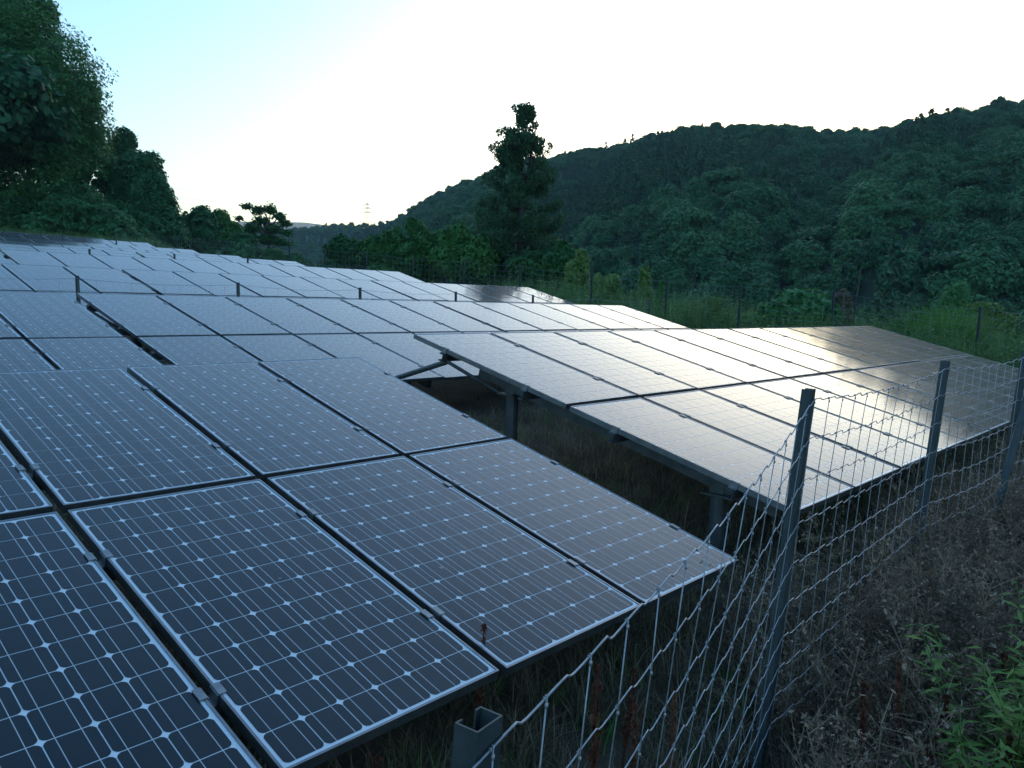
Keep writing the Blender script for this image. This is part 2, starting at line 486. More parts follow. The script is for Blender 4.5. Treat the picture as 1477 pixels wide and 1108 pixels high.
# ------------------------------------------------------------------ fences
DEPTHS = [0, .13, .27, .415, .555, .69, .79, .885, .96, 1.03, 1.10, 1.165]
WEB, FL, LIP, TK = .06, .042, .014, .0035
CPROF = [(-WEB / 2, 0), (WEB / 2, 0), (WEB / 2, FL), (WEB / 2 - LIP, FL), (WEB / 2 - LIP, FL - TK), (WEB / 2 - TK, FL - TK), (WEB / 2 - TK, TK),
         (-WEB / 2 + TK, TK), (-WEB / 2 + TK, FL - TK), (-WEB / 2 + LIP, FL - TK), (-WEB / 2 + LIP, FL), (-WEB / 2, FL)]
def fence(name, label, posts, side, spacing=.15, r=.002, near=False, depths=DEPTHS, lean=(0, 0), stay_n=5, below=.35, hgt=1.25, pscale=1.0, stretch=None):
    """posts: list of (x, y, ztop); side: unit vector on which the wire hangs"""
    P = [np.array(p, float) for p in posts]
    base = P[len(P) // 2]
    root = empty('wire_fence', (base[0], base[1], base[2] - hgt))
    tag(root, label, 'fence', 'wire mesh fences on the site')
    o = np.array(root.location); side = np.array(side, float)
    ln = np.array([lean[0], lean[1], 1.0])
    for k, p in enumerate(P):
        d = P[min(k + 1, len(P) - 1)] - P[max(k - 1, 0)]; d[2] = 0; d /= np.linalg.norm(d)
        nrm = np.array([d[1], -d[0], 0]); nrm = nrm if nrm @ side > 0 else -nrm
        b = MB(); q = p - o
        up = .035
        b.extrude(np.array(CPROF) * (pscale if not near or k < 2 else .84), q - ln * (hgt + below), q + ln * up, d, -nrm)
        link('post', b.mesh('post', M['post']), root)
    # path of the mesh: straight between posts with slight sag
    off = side * .006
    crossings = []
    for i in range(len(P) - 1):
        a, c = P[i], P[i + 1]; n = max(2, int(round(np.linalg.norm(c - a) / spacing)))
        for k in range(n + (1 if i == len(P) - 2 else 0)):
            t = k / n
            crossings.append((i, t))
    def pos(i, t, dep, sagk=1.0):
        a, c = P[i], P[i + 1]
        if stretch: dep = dep * (stretch[i] * (1 - t) + stretch[i + 1] * t)
        sag = .035 * math.sin(math.pi * t) * (1 - .4 * dep) * sagk
        bulge = .02 * math.sin(math.pi * t) * math.sin(dep * 3 + i * 1.7)
        q = a + (c - a) * t
        return q + off + side * bulge + np.array([lean[0] * -dep, lean[1] * -dep, -dep - sag]) - o
    rj = random.Random(len(posts))
    jt = [rj.uniform(-.12, .12) * spacing for _ in crossings]
    for dep in depths:
        pts = []
        for k, (i, t) in enumerate(crossings):
            p = pos(i, t, dep)
            if near:
                if k: 
                    p0 = pts[-1]; dv = p - p0; L_ = np.linalg.norm(dv)
                    w = rj.uniform(-.02, .02)
                    z = np.array([0, 0, 1.0])
                    amp = rj.uniform(.003, .0065)
                    pts += [p0 + dv * .16 + z * amp * .45, p0 + dv * .36 + z * amp * .9, p0 + dv * (.45 + w) + z * amp, p0 + dv * (.53 + w) - z * amp * .7,
                            p0 + dv * (.62 + w) - z * amp * .95, p0 + dv * .84 - z * amp * .5, p]
                else: pts.append(p)
            else: pts.append(p)
        b = MB(); b.tube(pts, r * (1.25 if dep in (0, depths[-1]) else 1), 6 if near else 4)
        link('line_wire', b.mesh('line_wire', M['wire'], near), root)
    step = 1
    for k, (i, t) in enumerate(crossings[::step]):
        b = MB(); pts = []
        kx = 0.0
        for dep in depths:
            p = pos(i, t, dep) + side * r * 1.6
            if near: kx += rj.uniform(-.006, .006); p = p + np.array([kx, 0, 0]) * (dep > 0)
            pts.append(p)
        b.tube(pts, r * .92, 6 if near else 4)
        if near:
            for p in pts:      # the knot the stay ties round each line wire
                dn = (P[i + 1] - P[i]); dn /= np.linalg.norm(dn)
                hel = []
                for q in range(15):
                    a_ = q / 14 * 2 * math.pi * 1.75
                    hel.append(p - side * r * 1.6 + dn * (q / 14 - .5) * .011 + side * math.cos(a_) * r * 1.9 + np.array([0, 0, 1]) * math.sin(a_) * r * 1.9)
                b.tube(hel, r * .75, 5)
                b.tube([p + np.array([0, 0, -.008]), p + np.array([0, 0, -.015])], r * 1.75, 7)
        link('stay_wire', b.mesh('stay_wire', M['wire'], near), root)
    return root, o

near_posts = [(-1.75, .52, -1.02), (.775, .735, -.645), (2.78, 1.11, -.335), (4.68, 1.155, -.31), (6.15, 1.05, -.29), (7.7, 1.0, -.3)]
root, o = fence('wire_fence', 'crimped galvanised wire mesh fence on channel posts close in front of the front row', near_posts, (0, -1, 0), .15, .0017, True, depths=[0, .13, .27, .415, .555, .69, .81, .92, 1.02, 1.12], lean=(.03, -.045), stretch=[1.45, 1.42, 1.1, 1.08, 1.05, 1.05])
b = MB(); b.tube([Vector((6.12, 1.02, -.55)) - Vector(o), Vector((5.68, 1.12, -1.7)) - Vector(o)], .024, 10)
link('brace', b.mesh('brace', M['post']), root)
fence('wire_fence', 'low wire fence running between the second and third rows of panels',
      [(x, 10.0, -.005 - .01 * (x - 3.36) * .5 + .0) for x in np.arange(-.64, 16.5, 2.0)], (0, -1, 0), .2, .0016, lean=(-.03, 0), pscale=.62)
fence('wire_fence', 'short wire fence just behind the fourth row of panels',
      [(x, 20.0, .655) for x in np.arange(5.0, 15.2, 2.0)], (0, -1, 0), .25, .0018, pscale=.7)
fence('wire_fence', 'short wire fence far back behind the seventh row of panels',
      [(x, 34.2, 1.66) for x in np.arange(9.0, 15.5, 2.0)], (0, -1, 0), .3, .002, pscale=.8)
bound = [(16.2, y, float(np.interp(y, [-3, 3.57, 6.2, 8.23, 10.1, 12.3, 14.76, 17, 19.3, 21.7, 24.1, 40, 46], [-.35, .02, .25, .33, .42, .55, .75, .9, .97, 1.2, 1.3, 2.3, 2.7])))
         for y in [-3.2, -1.0, 1.3, 3.57, 6.2, 8.23, 10.1, 12.3, 14.76, 17, 19.3, 21.7, 24.1, 26.4, 28.8, 31.1, 33.4, 35.7, 38, 40.4, 42.8]]
root, o = fence('wire_fence', 'tall boundary wire fence along the outer ends of the rows, facing the wooded hill', bound, (1, 0, 0), .2, .0013, lean=(-.0, .0), hgt=1.7, pscale=.75,
      depths=[0, .15, .3, .45, .6, .75, .9, 1.05, 1.2, 1.35, 1.5])
for y, z, s in ((14.76, .75, -1), (6.2, .25, -1)):
    b = MB(); b.tube([Vector((16.2, y - .02, z - .5)) - Vector(o), Vector((16.15, y + s * .95, z - 1.6)) - Vector(o)], .02, 8)
    link('brace', b.mesh('brace', M['post']), root)

# ------------------------------------------------------------------ foliage generators
def leaf_quads(P, Nn, size, aspect=.62, rs=rng, fold=.0):
    """diamond leaves: P points, Nn leaf normals"""
    n = len(P)
    Nn = Nn / (np.linalg.norm(Nn, axis=1)[:, None] + 1e-9)
    R = rs.normal(size=(n, 3)); R[:, 2] -= .7
    T = R - Nn * np.sum(R * Nn, 1)[:, None]; T /= np.linalg.norm(T, axis=1)[:, None] + 1e-9
    Bv = np.cross(Nn, T)
    s = (size * rs.uniform(.6, 1.35, n))[:, None]
    V = np.stack([P - T * s * .5, P + Bv * s * aspect * .5 - Nn * s * .06, P + T * s * .5 - Nn * s * .14, P - Bv * s * aspect * .5 - Nn * s * .06], 1).reshape(-1, 3)
    F = np.arange(4 * n).reshape(n, 4)
    return V, F

def lump(D, k, seed):
    r = np.random.default_rng(seed); out = 0
    for i in range(5):
        w = r.normal(size=3) * (2.0 + i * 1.6) * k; out = out + np.sin(D @ w + r.uniform(0, 6.28)) / (1.5 + i * .5)
    return out

def lobe_cloud(lobes, n, leaf, seed, shell=.22, bumps=.14, updown=-.35, rough=.55, bk=1.0, up=.75):
    rs = np.random.default_rng(seed); lobes = np.array(lobes, float)
    area = (lobes[:, 3] * lobes[:, 4] + lobes[:, 4] * lobes[:, 5] + lobes[:, 3] * lobes[:, 5])
    idx = rs.choice(len(lobes), int(n * 1.9), p=area / area.sum())
    D = rs.normal(size=(len(idx), 3)); D /= np.linalg.norm(D, axis=1)[:, None]
    keep = D[:, 2] > updown - rs.uniform(0, .5, len(idx)); D = D[keep]; idx = idx[keep]
    f = 1 - np.abs(rs.normal(size=len(idx))) * shell
    for j in range(len(lobes)):
        k = idx == j
        f[k] *= 1 + bumps * lump(D[k], bk, seed * 31 + j)
    Lb = lobes[idx]
    P = Lb[:, :3] + D * Lb[:, 3:] * f[:, None]
    inside = np.zeros(len(P), bool)
    for j in range(len(lobes)):
        q = (P - lobes[j, :3]) / lobes[j, 3:]
        inside |= (np.sum(q * q, 1) < .45) & (idx != j)
    P = P[~inside][:n]; D = (D / Lb[:, 3:] * Lb[:, 3:].mean(1)[:, None])[~inside][:n]
    Nn = D + rs.normal(size=P.shape) * rough; Nn[:, 2] += up
    return leaf_quads(P, Nn, leaf, rs=rs)

def core(lobes, k, seed):
    b = MB()
    u = np.linspace(0, np.pi, 9); w = np.arange(12) * 2 * np.pi / 12
    for j, l in enumerate(lobes):
        D = np.array([[math.sin(a) * math.cos(c), math.sin(a) * math.sin(c), math.cos(a)] for a in u for c in w])
        f = k * (1 + .12 * lump(D, 1.0, seed * 31 + j))
        V = np.array(l[:3]) + D * np.array(l[3:]) * f[:, None]
        b.add(V, [(i * 12 + q, i * 12 + 12 + q, i * 12 + 12 + (q + 1) % 12, i * 12 + (q + 1) % 12) for i in range(8) for q in range(12)])
    return b

def cloud_mesh(name, lobes, n, leaf, seed, mat, core_k=.0, **kw):
    V, F = lobe_cloud(lobes, n, leaf, seed, **kw)
    if core_k > 0:
        b = core(lobes, core_k, seed); cv = np.concatenate(b.v); cf = np.array(b.f)
        F = np.concatenate([F, cf + len(V)]); V = np.concatenate([V, cv])
    return mesh_arrays(name, V, F, mat)

def trunk_mesh(h, r, limbs, name='trunk', seed=1):
    rs = np.random.default_rng(seed); b = MB()
    k = 7; P = np.array([[rs.normal() * r * .5 * (i > 0), rs.normal() * r * .5 * (i > 0), -.5 + (h + .5) * i / (k - 1)] for i in range(k)])
    b.tube(P, np.linspace(r * 1.25, r * .3, k), 8)
    for tip in limbs:
        tip = np.array(tip, float); z0 = h * rs.uniform(.5, .98); z0 = min(z0, max(tip[2] - .2, .1))
        s = np.array([np.interp(z0, P[:, 2], P[:, 0]), np.interp(z0, P[:, 2], P[:, 1]), z0])
        m1 = s * .55 + tip * .45 + np.array([0, 0, np.linalg.norm(tip - s) * .08])
        b.tube([s, m1, tip], [r * .42, r * .27, r * .1], 6)
    return b.mesh(name, M['bark'], True)

def tree(name, label, cat, loc, lobes, n, leaf, seed, mat, group=None, core_k=0, trunk=None, crown_name='crown', **kw):
    root = empty(name, loc); tag(root, label, cat, group)
    link(crown_name, cloud_mesh(crown_name, lobes, n, leaf, seed, mat, core_k, **kw), root)
    if trunk:
        h, r = trunk
        link('trunk', trunk_mesh(h, r, [l[:3] for l in lobes], seed=seed), root)
    return root

def lobes_px(spec, base):
    """spec: (px, py, depth, half width px, half height px, thickness factor) -> lobes relative to base"""
    out = []
    for px, py, t, hw, hh, k in spec:
        p = at(px, py, t) - Vector(base); s = t / 1144.0
        out.append((p.x, p.y, p.z, hw * s * k, hw * s * k, hh * s))
    return out

def on_ground(p, dz=0): return Vector((p.x, p.y, float(ground(p.x, p.y)) + dz))

# ---- forest edge on the left: vine hung trees behind the last row
G_EDGE = 'vine draped trees at the forest edge'
def edge_tree(label, spec, n, leaf, seed, mat='vine', trunk=True, name='vine_covered_tree', core_k=.68, **kw):
    t = np.mean([s[2] for s in spec]); low = max(spec, key=lambda s: s[1])
    base = on_ground(at(low[0], low[1], low[2]))
    lb = lobes_px(spec, base)
    top = max(l[2] for l in lb)
    return tree(name, label, 'tree', base, lb, n, leaf, seed, M[mat], G_EDGE, core_k, (top * .42, .28) if trunk else None, **kw)

edge_tree('towering dark broadleaf tree overgrown with vines, tallest at the forest edge',
          [(40, 95, 58, 85, 75, 1), (80, 150, 57, 60, 60, 1), (10, 200, 56, 95, 80, 1), (95, 235, 57, 60, 70, 1), (122, 145, 58, 22, 40, 1), (50, 300, 56, 100, 60, 1), (120, 200, 58, 40, 50, 1), (30, 30, 59, 42, 40, 1), (0, 20, 59, 30, 40, 1),
           (60, 15, 59, 24, 22, 1), (-60, 100, 58, 80, 130, 1), (-60, 280, 56, 90, 110, 1), (-120, 0, 60, 90, 120, 1)],
          120000, .25, 3, 'leaf', name='broadleaf_tree', core_k=.6, shell=.2, bumps=.24, bk=2.0, rough=.5)
edge_tree('rounded vine covered tree rising behind the big dark broadleaf tree', [(180, 205, 64, 16, 20, 1), (172, 240, 64, 22, 40, 1), (178, 290, 64, 24, 50, 1)], 9000, .26, 5, shell=.13, bumps=.16, bk=1.8, rough=.5)
edge_tree('domed vine covered tree with a steep curtain of leaves on its open side', [(205, 245, 60, 31, 28, 1), (203, 280, 59, 35, 42, 1), (190, 320, 58, 40, 40, 1), (172, 262, 60, 30, 30, 1)], 20000, .25, 6, shell=.13, bumps=.17, bk=1.8, rough=.5)
edge_tree('sloping vine curtain below the domed vine covered tree', [(232, 300, 57, 22, 40, 1), (238, 335, 56, 30, 34, 1), (205, 335, 55, 36, 36, 1), (222, 270, 58, 14, 22, 1)], 16000, .25, 7, trunk=True, shell=.13, bumps=.17, bk=1.8, rough=.5)
edge_tree('pale leafy vine mound at the foot of the big dark broadleaf tree', [(105, 300, 52, 45, 32, 1), (60, 330, 51, 60, 30, 1), (150, 325, 52, 42, 30, 1), (20, 320, 51, 45, 30, 1), (180, 345, 51, 40, 22, 1)], 20000, .27, 8, name='vine_mound', shell=.14, bumps=.2, bk=1.8, trunk=False, rough=.5)
edge_tree('smooth dome of vines standing alone beside the sloping vine curtain', [(291, 322, 62, 20, 24, 1), (291, 345, 61, 24, 26, 1), (278, 350, 61, 16, 22, 1)], 12000, .24, 9, shell=.12, bumps=.13, bk=1.8, rough=.45)
edge_tree('low dark tree behind the lone dome of vines', [(318, 322, 70, 16, 20, 1), (335, 335, 70, 18, 18, 1), (325, 350, 69, 26, 18, 1), (268, 330, 72, 12, 22, 1)], 9000, .28, 10, 'leaf', name='broadleaf_tree', core_k=.7)
edge_tree('small pointed mound of vines in front of the open branched tree', [(352, 352, 54, 19, 14, 1), (348, 366, 53, 26, 16, 1)], 8000, .22, 12, name='vine_mound', trunk=False, shell=.12, bumps=.14, bk=1.8, rough=.45)
edge_tree('low row of shrubs along the boundary fence right of the pointed vine mound', [(395, 372, 52, 18, 14, 1), (425, 378, 48, 14, 14, 1), (440, 388, 46, 14, 12, 1)], 6000, .22, 13, 'leaf', name='shrub', trunk=False, core_k=.6)

# open tree with layered branches
base = on_ground(at(385, 372, 66))
lb = lobes_px([(356, 298, 66, 9, 5, 1), (372, 303, 66, 10, 7, 1), (390, 302, 66, 11, 8, 1), (402, 312, 66, 10, 7, 1), (412, 322, 66, 9, 6, 1), (378, 318, 66, 12, 6, 1), (395, 330, 66, 13, 8, 1),
               (415, 336, 66, 8, 5, 1), (365, 328, 66, 13, 9, 1), (345, 315, 66, 7, 4, 1), (385, 345, 66, 20, 9, 1), (360, 345, 66, 16, 10, 1), (408, 350, 66, 12, 6, 1)], base)
tree('spreading_tree', 'open branched tree with layered foliage standing dark against the yellow sky', 'tree', base, lb, 9000, .24, 14, M['leaf'], None, 0, (max(l[2] for l in lb) - .6, .2), shell=.55, bumps=.35, bk=1.6, updown=-.9)

# ---- trees beyond the boundary fence
G_B = 'trees beyond the boundary fence'
def btree(label, spec, n, leaf, seed, mat='leaf', name='broadleaf_tree', cat='tree', group=G_B, core_k=.62, trunk=True, **kw):
    low = max(spec, key=lambda s: s[1]); base = on_ground(at(low[0], low[1], low[2]))
    lb = lobes_px(spec, base); top = max(l[2] for l in lb)
    return tree(name, label, cat, base, lb, n, leaf, seed, M[mat], group, core_k, (top * .5, .16) if trunk else None, **kw)
btree('round dark tree at the inner end of the clump behind the boundary fence', [(492, 362, 44, 22, 20, 1), (515, 366, 44, 22, 18, 1), (500, 390, 44, 34, 22, 1)], 12000, .22, 21, bumps=.2)
btree('wide bushy tree in the middle of the clump behind the boundary fence', [(540, 360, 42, 24, 22, 1), (565, 352, 42, 24, 22, 1), (590, 362, 42, 26, 24, 1), (560, 390, 42, 44, 26, 1)], 15000, .22, 22, bumps=.2)
btree('pale topped tree rising highest in the clump behind the boundary fence', [(598, 330, 46, 13, 16, 1), (605, 345, 46, 22, 20, 1), (625, 356, 46, 18, 18, 1), (615, 385, 45, 34, 28, 1)], 12000, .22, 23, bumps=.22)
btree('dark tree standing against the foot of the tall conifer', [(660, 350, 43, 24, 26, 1), (645, 380, 42, 28, 28, 1), (685, 375, 42, 30, 30, 1)], 13000, .22, 24, bumps=.2)
btree('leafy tree at the outer foot of the tall conifer', [(812, 365, 36, 20, 20, 1), (800, 385, 36, 32, 24, 1), (770, 385, 37, 34, 22, 1)], 11000, .18, 25, bumps=.2)
# conifer: trunk, whorled boughs, tufted foliage
def conifer():
    top = at(752, 158, 44); base = on_ground(at(748, 400, 44)); H = top.z - base.z
    root = empty('tall_conifer', base)
    tag(root, 'tall dark conifer with ragged open top, rising above the boundary fence', 'tree')
    rs = np.random.default_rng(5); b = MB()
    b.tube([(0, 0, -.4), (.03, .02, H * .5), (0.0, .05, H * .96)], [.24, .15, .03], 8)
    b.tube([(0, 0, H * .62), (.25, -.35, H * .78), (.3, -.42, H * .95)], [.11, .07, .02], 7)
    Ps = []; Ns = []; s_ = 44 / 1144.0
    prof_h = [0, .06, .2, .4, .55, .63, .7, .8, .9, 1.0]
    prof_r = [96, 104, 90, 78, 68, 60, 48, 44, 33, 8]
    for k in range(230):
        h = min(.99, max(.03, round(rs.uniform(.03, 1.0) / .062) * .062 + rs.normal() * .012))
        a = rs.uniform(0, 6.283); R = np.interp(h, prof_h, prof_r) * s_ * rs.uniform(.72, 1.05)
        if h > .6 and rs.random() < .36: continue
        d = np.array([math.cos(a), math.sin(a), 0]); z0 = h * H
        rise = rs.uniform(.0, .5) if h > .6 else rs.uniform(-.25, .2)
        P = np.array([d * R * t + np.array([0, 0, z0 - .3 + R * rise * t - .12 * R * math.sin(t * 3)]) for t in (0, .35, .7, 1)])
        b.tube(P, [.05, .035, .02, .008], 5)
        nt = 3 + int(R * 3)
        for q in range(nt):
            t = (q + .6) / nt * .75 + .28
            c = np.array([np.interp(t, [0, .35, .7, 1], P[:, i]) for i in range(3)]) + rs.normal(size=3) * .12
            rr = rs.uniform(.22, .42) * (.8 if h > .6 else 1)
            D = rs.normal(size=(62, 3)); D /= np.linalg.norm(D, axis=1)[:, None]
            Ps.append(c + D * rr * rs.uniform(.35, 1.0, (62, 1)) * np.array([1, 1, 1.25])); Ns.append(np.cross(D, rs.normal(size=(62, 3))) + D * .4)
    P = np.concatenate(Ps); Nn = np.concatenate(Ns)
    V, F = leaf_quads(P, Nn, .21, .34, rs)
    link('crown', mesh_arrays('crown', V, F, M['sugi']), root)
    link('trunk', b.mesh('trunk', M['bark'], True), root)
conifer()
# shrubs and saplings behind the boundary fence
G_S = 'shrubs along the boundary fence'
btree('feathery pale sapling between the conifer and the boundary fence post', [(832, 395, 24, 18, 24, 1), (825, 425, 24, 22, 20, 1), (840, 372, 24, 9, 14, 1)], 5000, .12, 31, 'yellow_leaf', 'sapling', 'shrub', G_S, .3)
btree('small round topped shrub with drooping light green leaves by the second row end', [(862, 412, 22, 9, 18, 1), (882, 410, 22, 14, 14, 1), (875, 432, 22, 20, 16, 1)], 4000, .12, 32, 'yellow_leaf', 'shrub', 'shrub', G_S, .4)
btree('narrow vine wrapped stump rising beyond the end of the second row', [(930, 405, 22, 9, 20, 1), (928, 435, 22, 15, 24, 1)], 3500, .11, 33, 'yellow_leaf', 'vine_column', 'shrub', G_S, .4)
btree('slim leafy column of creeper against the boundary fence', [(953, 430, 21, 7, 24, 1)], 1500, .10, 34, 'leaf', 'vine_column', 'shrub', G_S, .4, False)
btree('upright leafy sapling with a square pale top behind the front row', [(1034, 438, 19, 10, 10, 1), (1034, 458, 19, 11, 14, 1)], 1800, .10, 35, 'yellow_leaf', 'sapling', 'shrub', G_S, .3)
btree('large dome of big leaved vines behind the front row', [(1155, 436, 18.6, 38, 20, 1), (1170, 455, 18.4, 44, 24, 1), (1125, 455, 18.4, 34, 20, 1)], 3600, .16, 36, 'vine', 'vine_mound', 'shrub', G_S, .75, False, shell=.07, bumps=.12)
btree('round spindly dry bush beside the braced boundary post', [(1216, 435, 18.8, 12, 16, 1), (1214, 455, 18.8, 12, 20, 1)], 1700, .09, 37, 'straw', 'dry_shrub', 'shrub', G_S, 0)
btree('low bush of pale flowered leaves beyond the corner of the front row', [(1300, 470, 17.5, 16, 10, 1), (1290, 485, 17, 24, 12, 1)], 1800, .10, 38, 'vine', 'shrub', 'shrub', G_S, .5, False)
btree('small yellow green leafed tree behind the pampas like grass', [(1425, 445, 19, 22, 9, 1), (1440, 465, 19, 24, 16, 1), (1408, 442, 19, 12, 7, 1), (1440, 490, 19, 30, 20, 1)], 3200, .11, 39, 'yellow_leaf', 'small_tree', 'tree', None, .25)
btree('dark low shrubs at the outer edge beyond the small yellow green tree', [(1475, 490, 19, 26, 16, 1), (1510, 480, 20, 30, 24, 1)], 3000, .12, 40, 'leaf', 'shrub', 'shrub', G_S, .5, False)
btree('pale grey green bush far behind the small yellow green tree', [(1382, 430, 30, 16, 26, 1), (1365, 440, 30, 14, 18, 1)], 3000, .14, 41, 'vine', 'shrub', 'shrub', G_S, .5)
btree('low leafy bush beside the large dome of vines', [(1085, 460, 19, 26, 11, 1), (1105, 466, 19, 22, 12, 1)], 2600, .10, 42, 'yellow_leaf', 'shrub', 'shrub', G_S, .4, False)
# bare leaning poles / dead stems
for (px0, py0, px1, py1, t, lab) in ((1242, 385, 1224, 470, 18.9, 'thin leaning bare pole next to the round dry bush'),
                                     (1002, 385, 994, 455, 22, 'thin bare sapling stem between two boundary posts')):
    a = at(px0, py0, t); c = on_ground(at(px1, py1, t)); b = MB()
    mid = a.lerp(c, .5) + Vector((.05, 0, 0))
    b.tube([c - c + Vector((0, 0, -.2)), mid - c, a - c], [.03, .024, .012], 6)
    for k in range(7):
        s = (a - c) * (.35 + .09 * k); e = s + Vector((rnd.uniform(-.3, .3), rnd.uniform(-.3, .3), rnd.uniform(.15, .35)))
        if px0 < 1200: b.tube([s, e], [.009, .004], 4)
    tag(link('bare_stem', b.mesh('bare_stem', M['bark'], True), None, c), lab, 'dead stem')

# ------------------------------------------------------------------ scatter (stuff) by geometry nodes
def scatter(name, label, cat, meshes, P, rz, sc, idx, tilt=None):
    col = bpy.data.collections.new(name + '_kinds')
    for k, me in enumerate(meshes):
        col.objects.link(bpy.data.objects.new('%s_kind_%02d' % (name, k), me))
    me = bpy.data.meshes.new(name); n = len(P)
    me.vertices.add(n); me.vertices.foreach_set('co', np.asarray(P, np.float32).ravel())
    rot = np.zeros((n, 3), np.float32); rot[:, 2] = rz
    if tilt is not None: rot[:, 0] = tilt[:, 0]; rot[:, 1] = tilt[:, 1]
    at_ = me.attributes.new('rot', 'FLOAT_VECTOR', 'POINT'); at_.data.foreach_set('vector', rot.ravel())
    at_ = me.attributes.new('sc', 'FLOAT', 'POINT'); at_.data.foreach_set('value', np.asarray(sc, np.float32))
    at_ = me.attributes.new('kind', 'INT', 'POINT'); at_.data.foreach_set('value', np.asarray(idx, np.int32))
    me.update()
    ob = link(name, me)
    g = bpy.data.node_groups.new(name, 'GeometryNodeTree')
    g.interface.new_socket('Geometry', in_out='INPUT', socket_type='NodeSocketGeometry')
    g.interface.new_socket('Geometry', in_out='OUTPUT', socket_type='NodeSocketGeometry')
    gi = g.nodes.new('NodeGroupInput'); go = g.nodes.new('NodeGroupOutput')
    ci = g.nodes.new('GeometryNodeCollectionInfo'); ci.inputs[0].default_value = col
    ci.inputs['Separate Children'].default_value = True; ci.inputs['Reset Children'].default_value = True
    ip = g.nodes.new('GeometryNodeInstanceOnPoints'); ip.inputs['Pick Instance'].default_value = True
    def attr(n_, t):
        a = g.nodes.new('GeometryNodeInputNamedAttribute'); a.data_type = t; a.inputs['Name'].default_value = n_
        return a.outputs['Attribute']
    g.links.new(gi.outputs[0], ip.inputs['Points']); g.links.new(ci.outputs[0], ip.inputs['Instance'])
    g.links.new(attr('kind', 'INT'), ip.inputs['Instance Index'])
    g.links.new(attr('rot', 'FLOAT_VECTOR'), ip.inputs['Rotation'])
    g.links.new(attr('sc', 'FLOAT'), ip.inputs['Scale'])
    g.links.new(ip.outputs[0], go.inputs[0])
    md = ob.modifiers.new('scatter', 'NODES'); md.node_group = g
    ob['kind'] = 'stuff'; ob['label'] = label; ob['category'] = cat
    return ob

# ---- forest on the hill
def hill_broad(seed):
    rs = np.random.default_rng(seed); lb = []
    for k in range(9):
        a = rs.uniform(0, 6.283); r = rs.uniform(.3, 2.2)
        lb.append((r * math.cos(a), r * math.sin(a), rs.uniform(2.6, 5.6) - r * .5, rs.uniform(1.1, 1.9), rs.uniform(1.1, 1.9), rs.uniform(.8, 1.4)))
    lb.append((0, 0, 3.0, 2.3, 2.3, 2.4))
    return lb
HB = [cloud_mesh('crown', hill_broad(100 + k), 3600, .44, 100 + k, M['hill_leaf'], .66, shell=.18, bumps=.24, bk=1.6) for k in range(6)]
def hill_con(seed):
    rs = np.random.default_rng(seed); Ps = []; Ns = []
    H = 8.0
    for k in range(85):
        h = rs.uniform(.08, 1.0); a = rs.uniform(0, 6.283); R = (1 - h) ** .7 * 2.5 * rs.uniform(.7, 1.1) + .25
        n = 12
        t = rs.uniform(.25, 1, n)
        P = np.stack([np.cos(a) * R * t, np.sin(a) * R * t, h * H - R * t * .35], 1) + rs.normal(size=(n, 3)) * .16
        Ps.append(P); N_ = rs.normal(size=(n, 3)) * .7; N_[:, 2] += .8; N_ += np.array([math.cos(a), math.sin(a), 0]) * .6; Ns.append(N_)
    V, F = leaf_quads(np.concatenate(Ps), np.concatenate(Ns), .62, .5, rs)
    return mesh_arrays('crown', V, F, M['hill_con'])
HC = [hill_con(200 + k) for k in range(3)]
ME_HTRUNK = trunk_mesh(4.5, .16, [(1, .5, 4), (-1, .4, 4.2), (.2, -1, 4.4)], seed=3)

def hill_trees():
    rs = np.random.default_rng(77); pts = []
    n = 60000
    az = rs.uniform(math.radians(-14), HS[-1, 0] - .01, n); s = rs.uniform(0.0, 1.06, n)
    x, y, z = hill(az, s)
    r = np.hypot(x, y)
    # thin to an even spacing on the ground with a hash grid
    order = rs.permutation(n); cell = {}; keep = []
    for i in order:
        d = 3.5 if r[i] < 130 else (2.9 if r[i] < 330 else 4.5)
        k = (int(x[i] // d), int(y[i] // d)); ok = True
        for a in (-1, 0, 1):
            for b_ in (-1, 0, 1):
                for j in cell.get((k[0] + a, k[1] + b_), ()):
                    if (x[i] - x[j]) ** 2 + (y[i] - y[j]) ** 2 < d * d: ok = False; break
                if not ok: break
            if not ok: break
        if ok: cell.setdefault(k, []).append(i); keep.append(i)
    keep = np.array(keep)
    return az[keep], s[keep], x[keep], y[keep], z[keep], rs
haz, hs, hx, hy, hz, rs = hill_trees()
hr = np.hypot(hx, hy)
pxs = 738.5 + 1144 * np.tan(math.atan2(FWD.y, FWD.x) - haz)
con = (np.sin(haz * 19 + 2) + np.sin(hs * 9 + haz * 7) * .8 + rs.normal(size=len(haz)) * .5 + np.where((pxs > 760) & (pxs < 1130) & (hs > .35), 1.2, -.5) + np.where(hs > .93, .5, 0)) > .55
sc = np.where(con, rs.uniform(.7, 1.15, len(haz)), rs.uniform(.55, 1.0, len(haz)) + .7 * rs.random(len(haz)) ** 4)
sc = sc * np.where(hr < 110, .8, np.where(hr < 170, .78, .72))
con &= ~((hs > .86) & (rs.random(len(haz)) < .8))
sc = np.where(con & (hs > .75), np.minimum(sc, .85) * rs.uniform(.55, .95, len(haz)), sc)
sc = np.where(hs > .9, np.minimum(sc, .75), sc)
idx = np.where(con, 6 + rs.integers(0, 3, len(haz)), rs.integers(0, 6, len(haz)))
near_i = np.argsort(hr)
inview = (pxs > 380) & (pxs < 1500)
near_i = [i for i in near_i if inview[i]][:150]
mask = np.ones(len(haz), bool); mask[near_i] = False
scatter('hill_forest', 'dense mixed forest of rounded trees and cedars covering the hill', 'forest', HB + HC,
        np.stack([hx, hy, hz - .4], 1)[mask], rs.uniform(0, 6.28, mask.sum()), sc[mask], idx[mask])
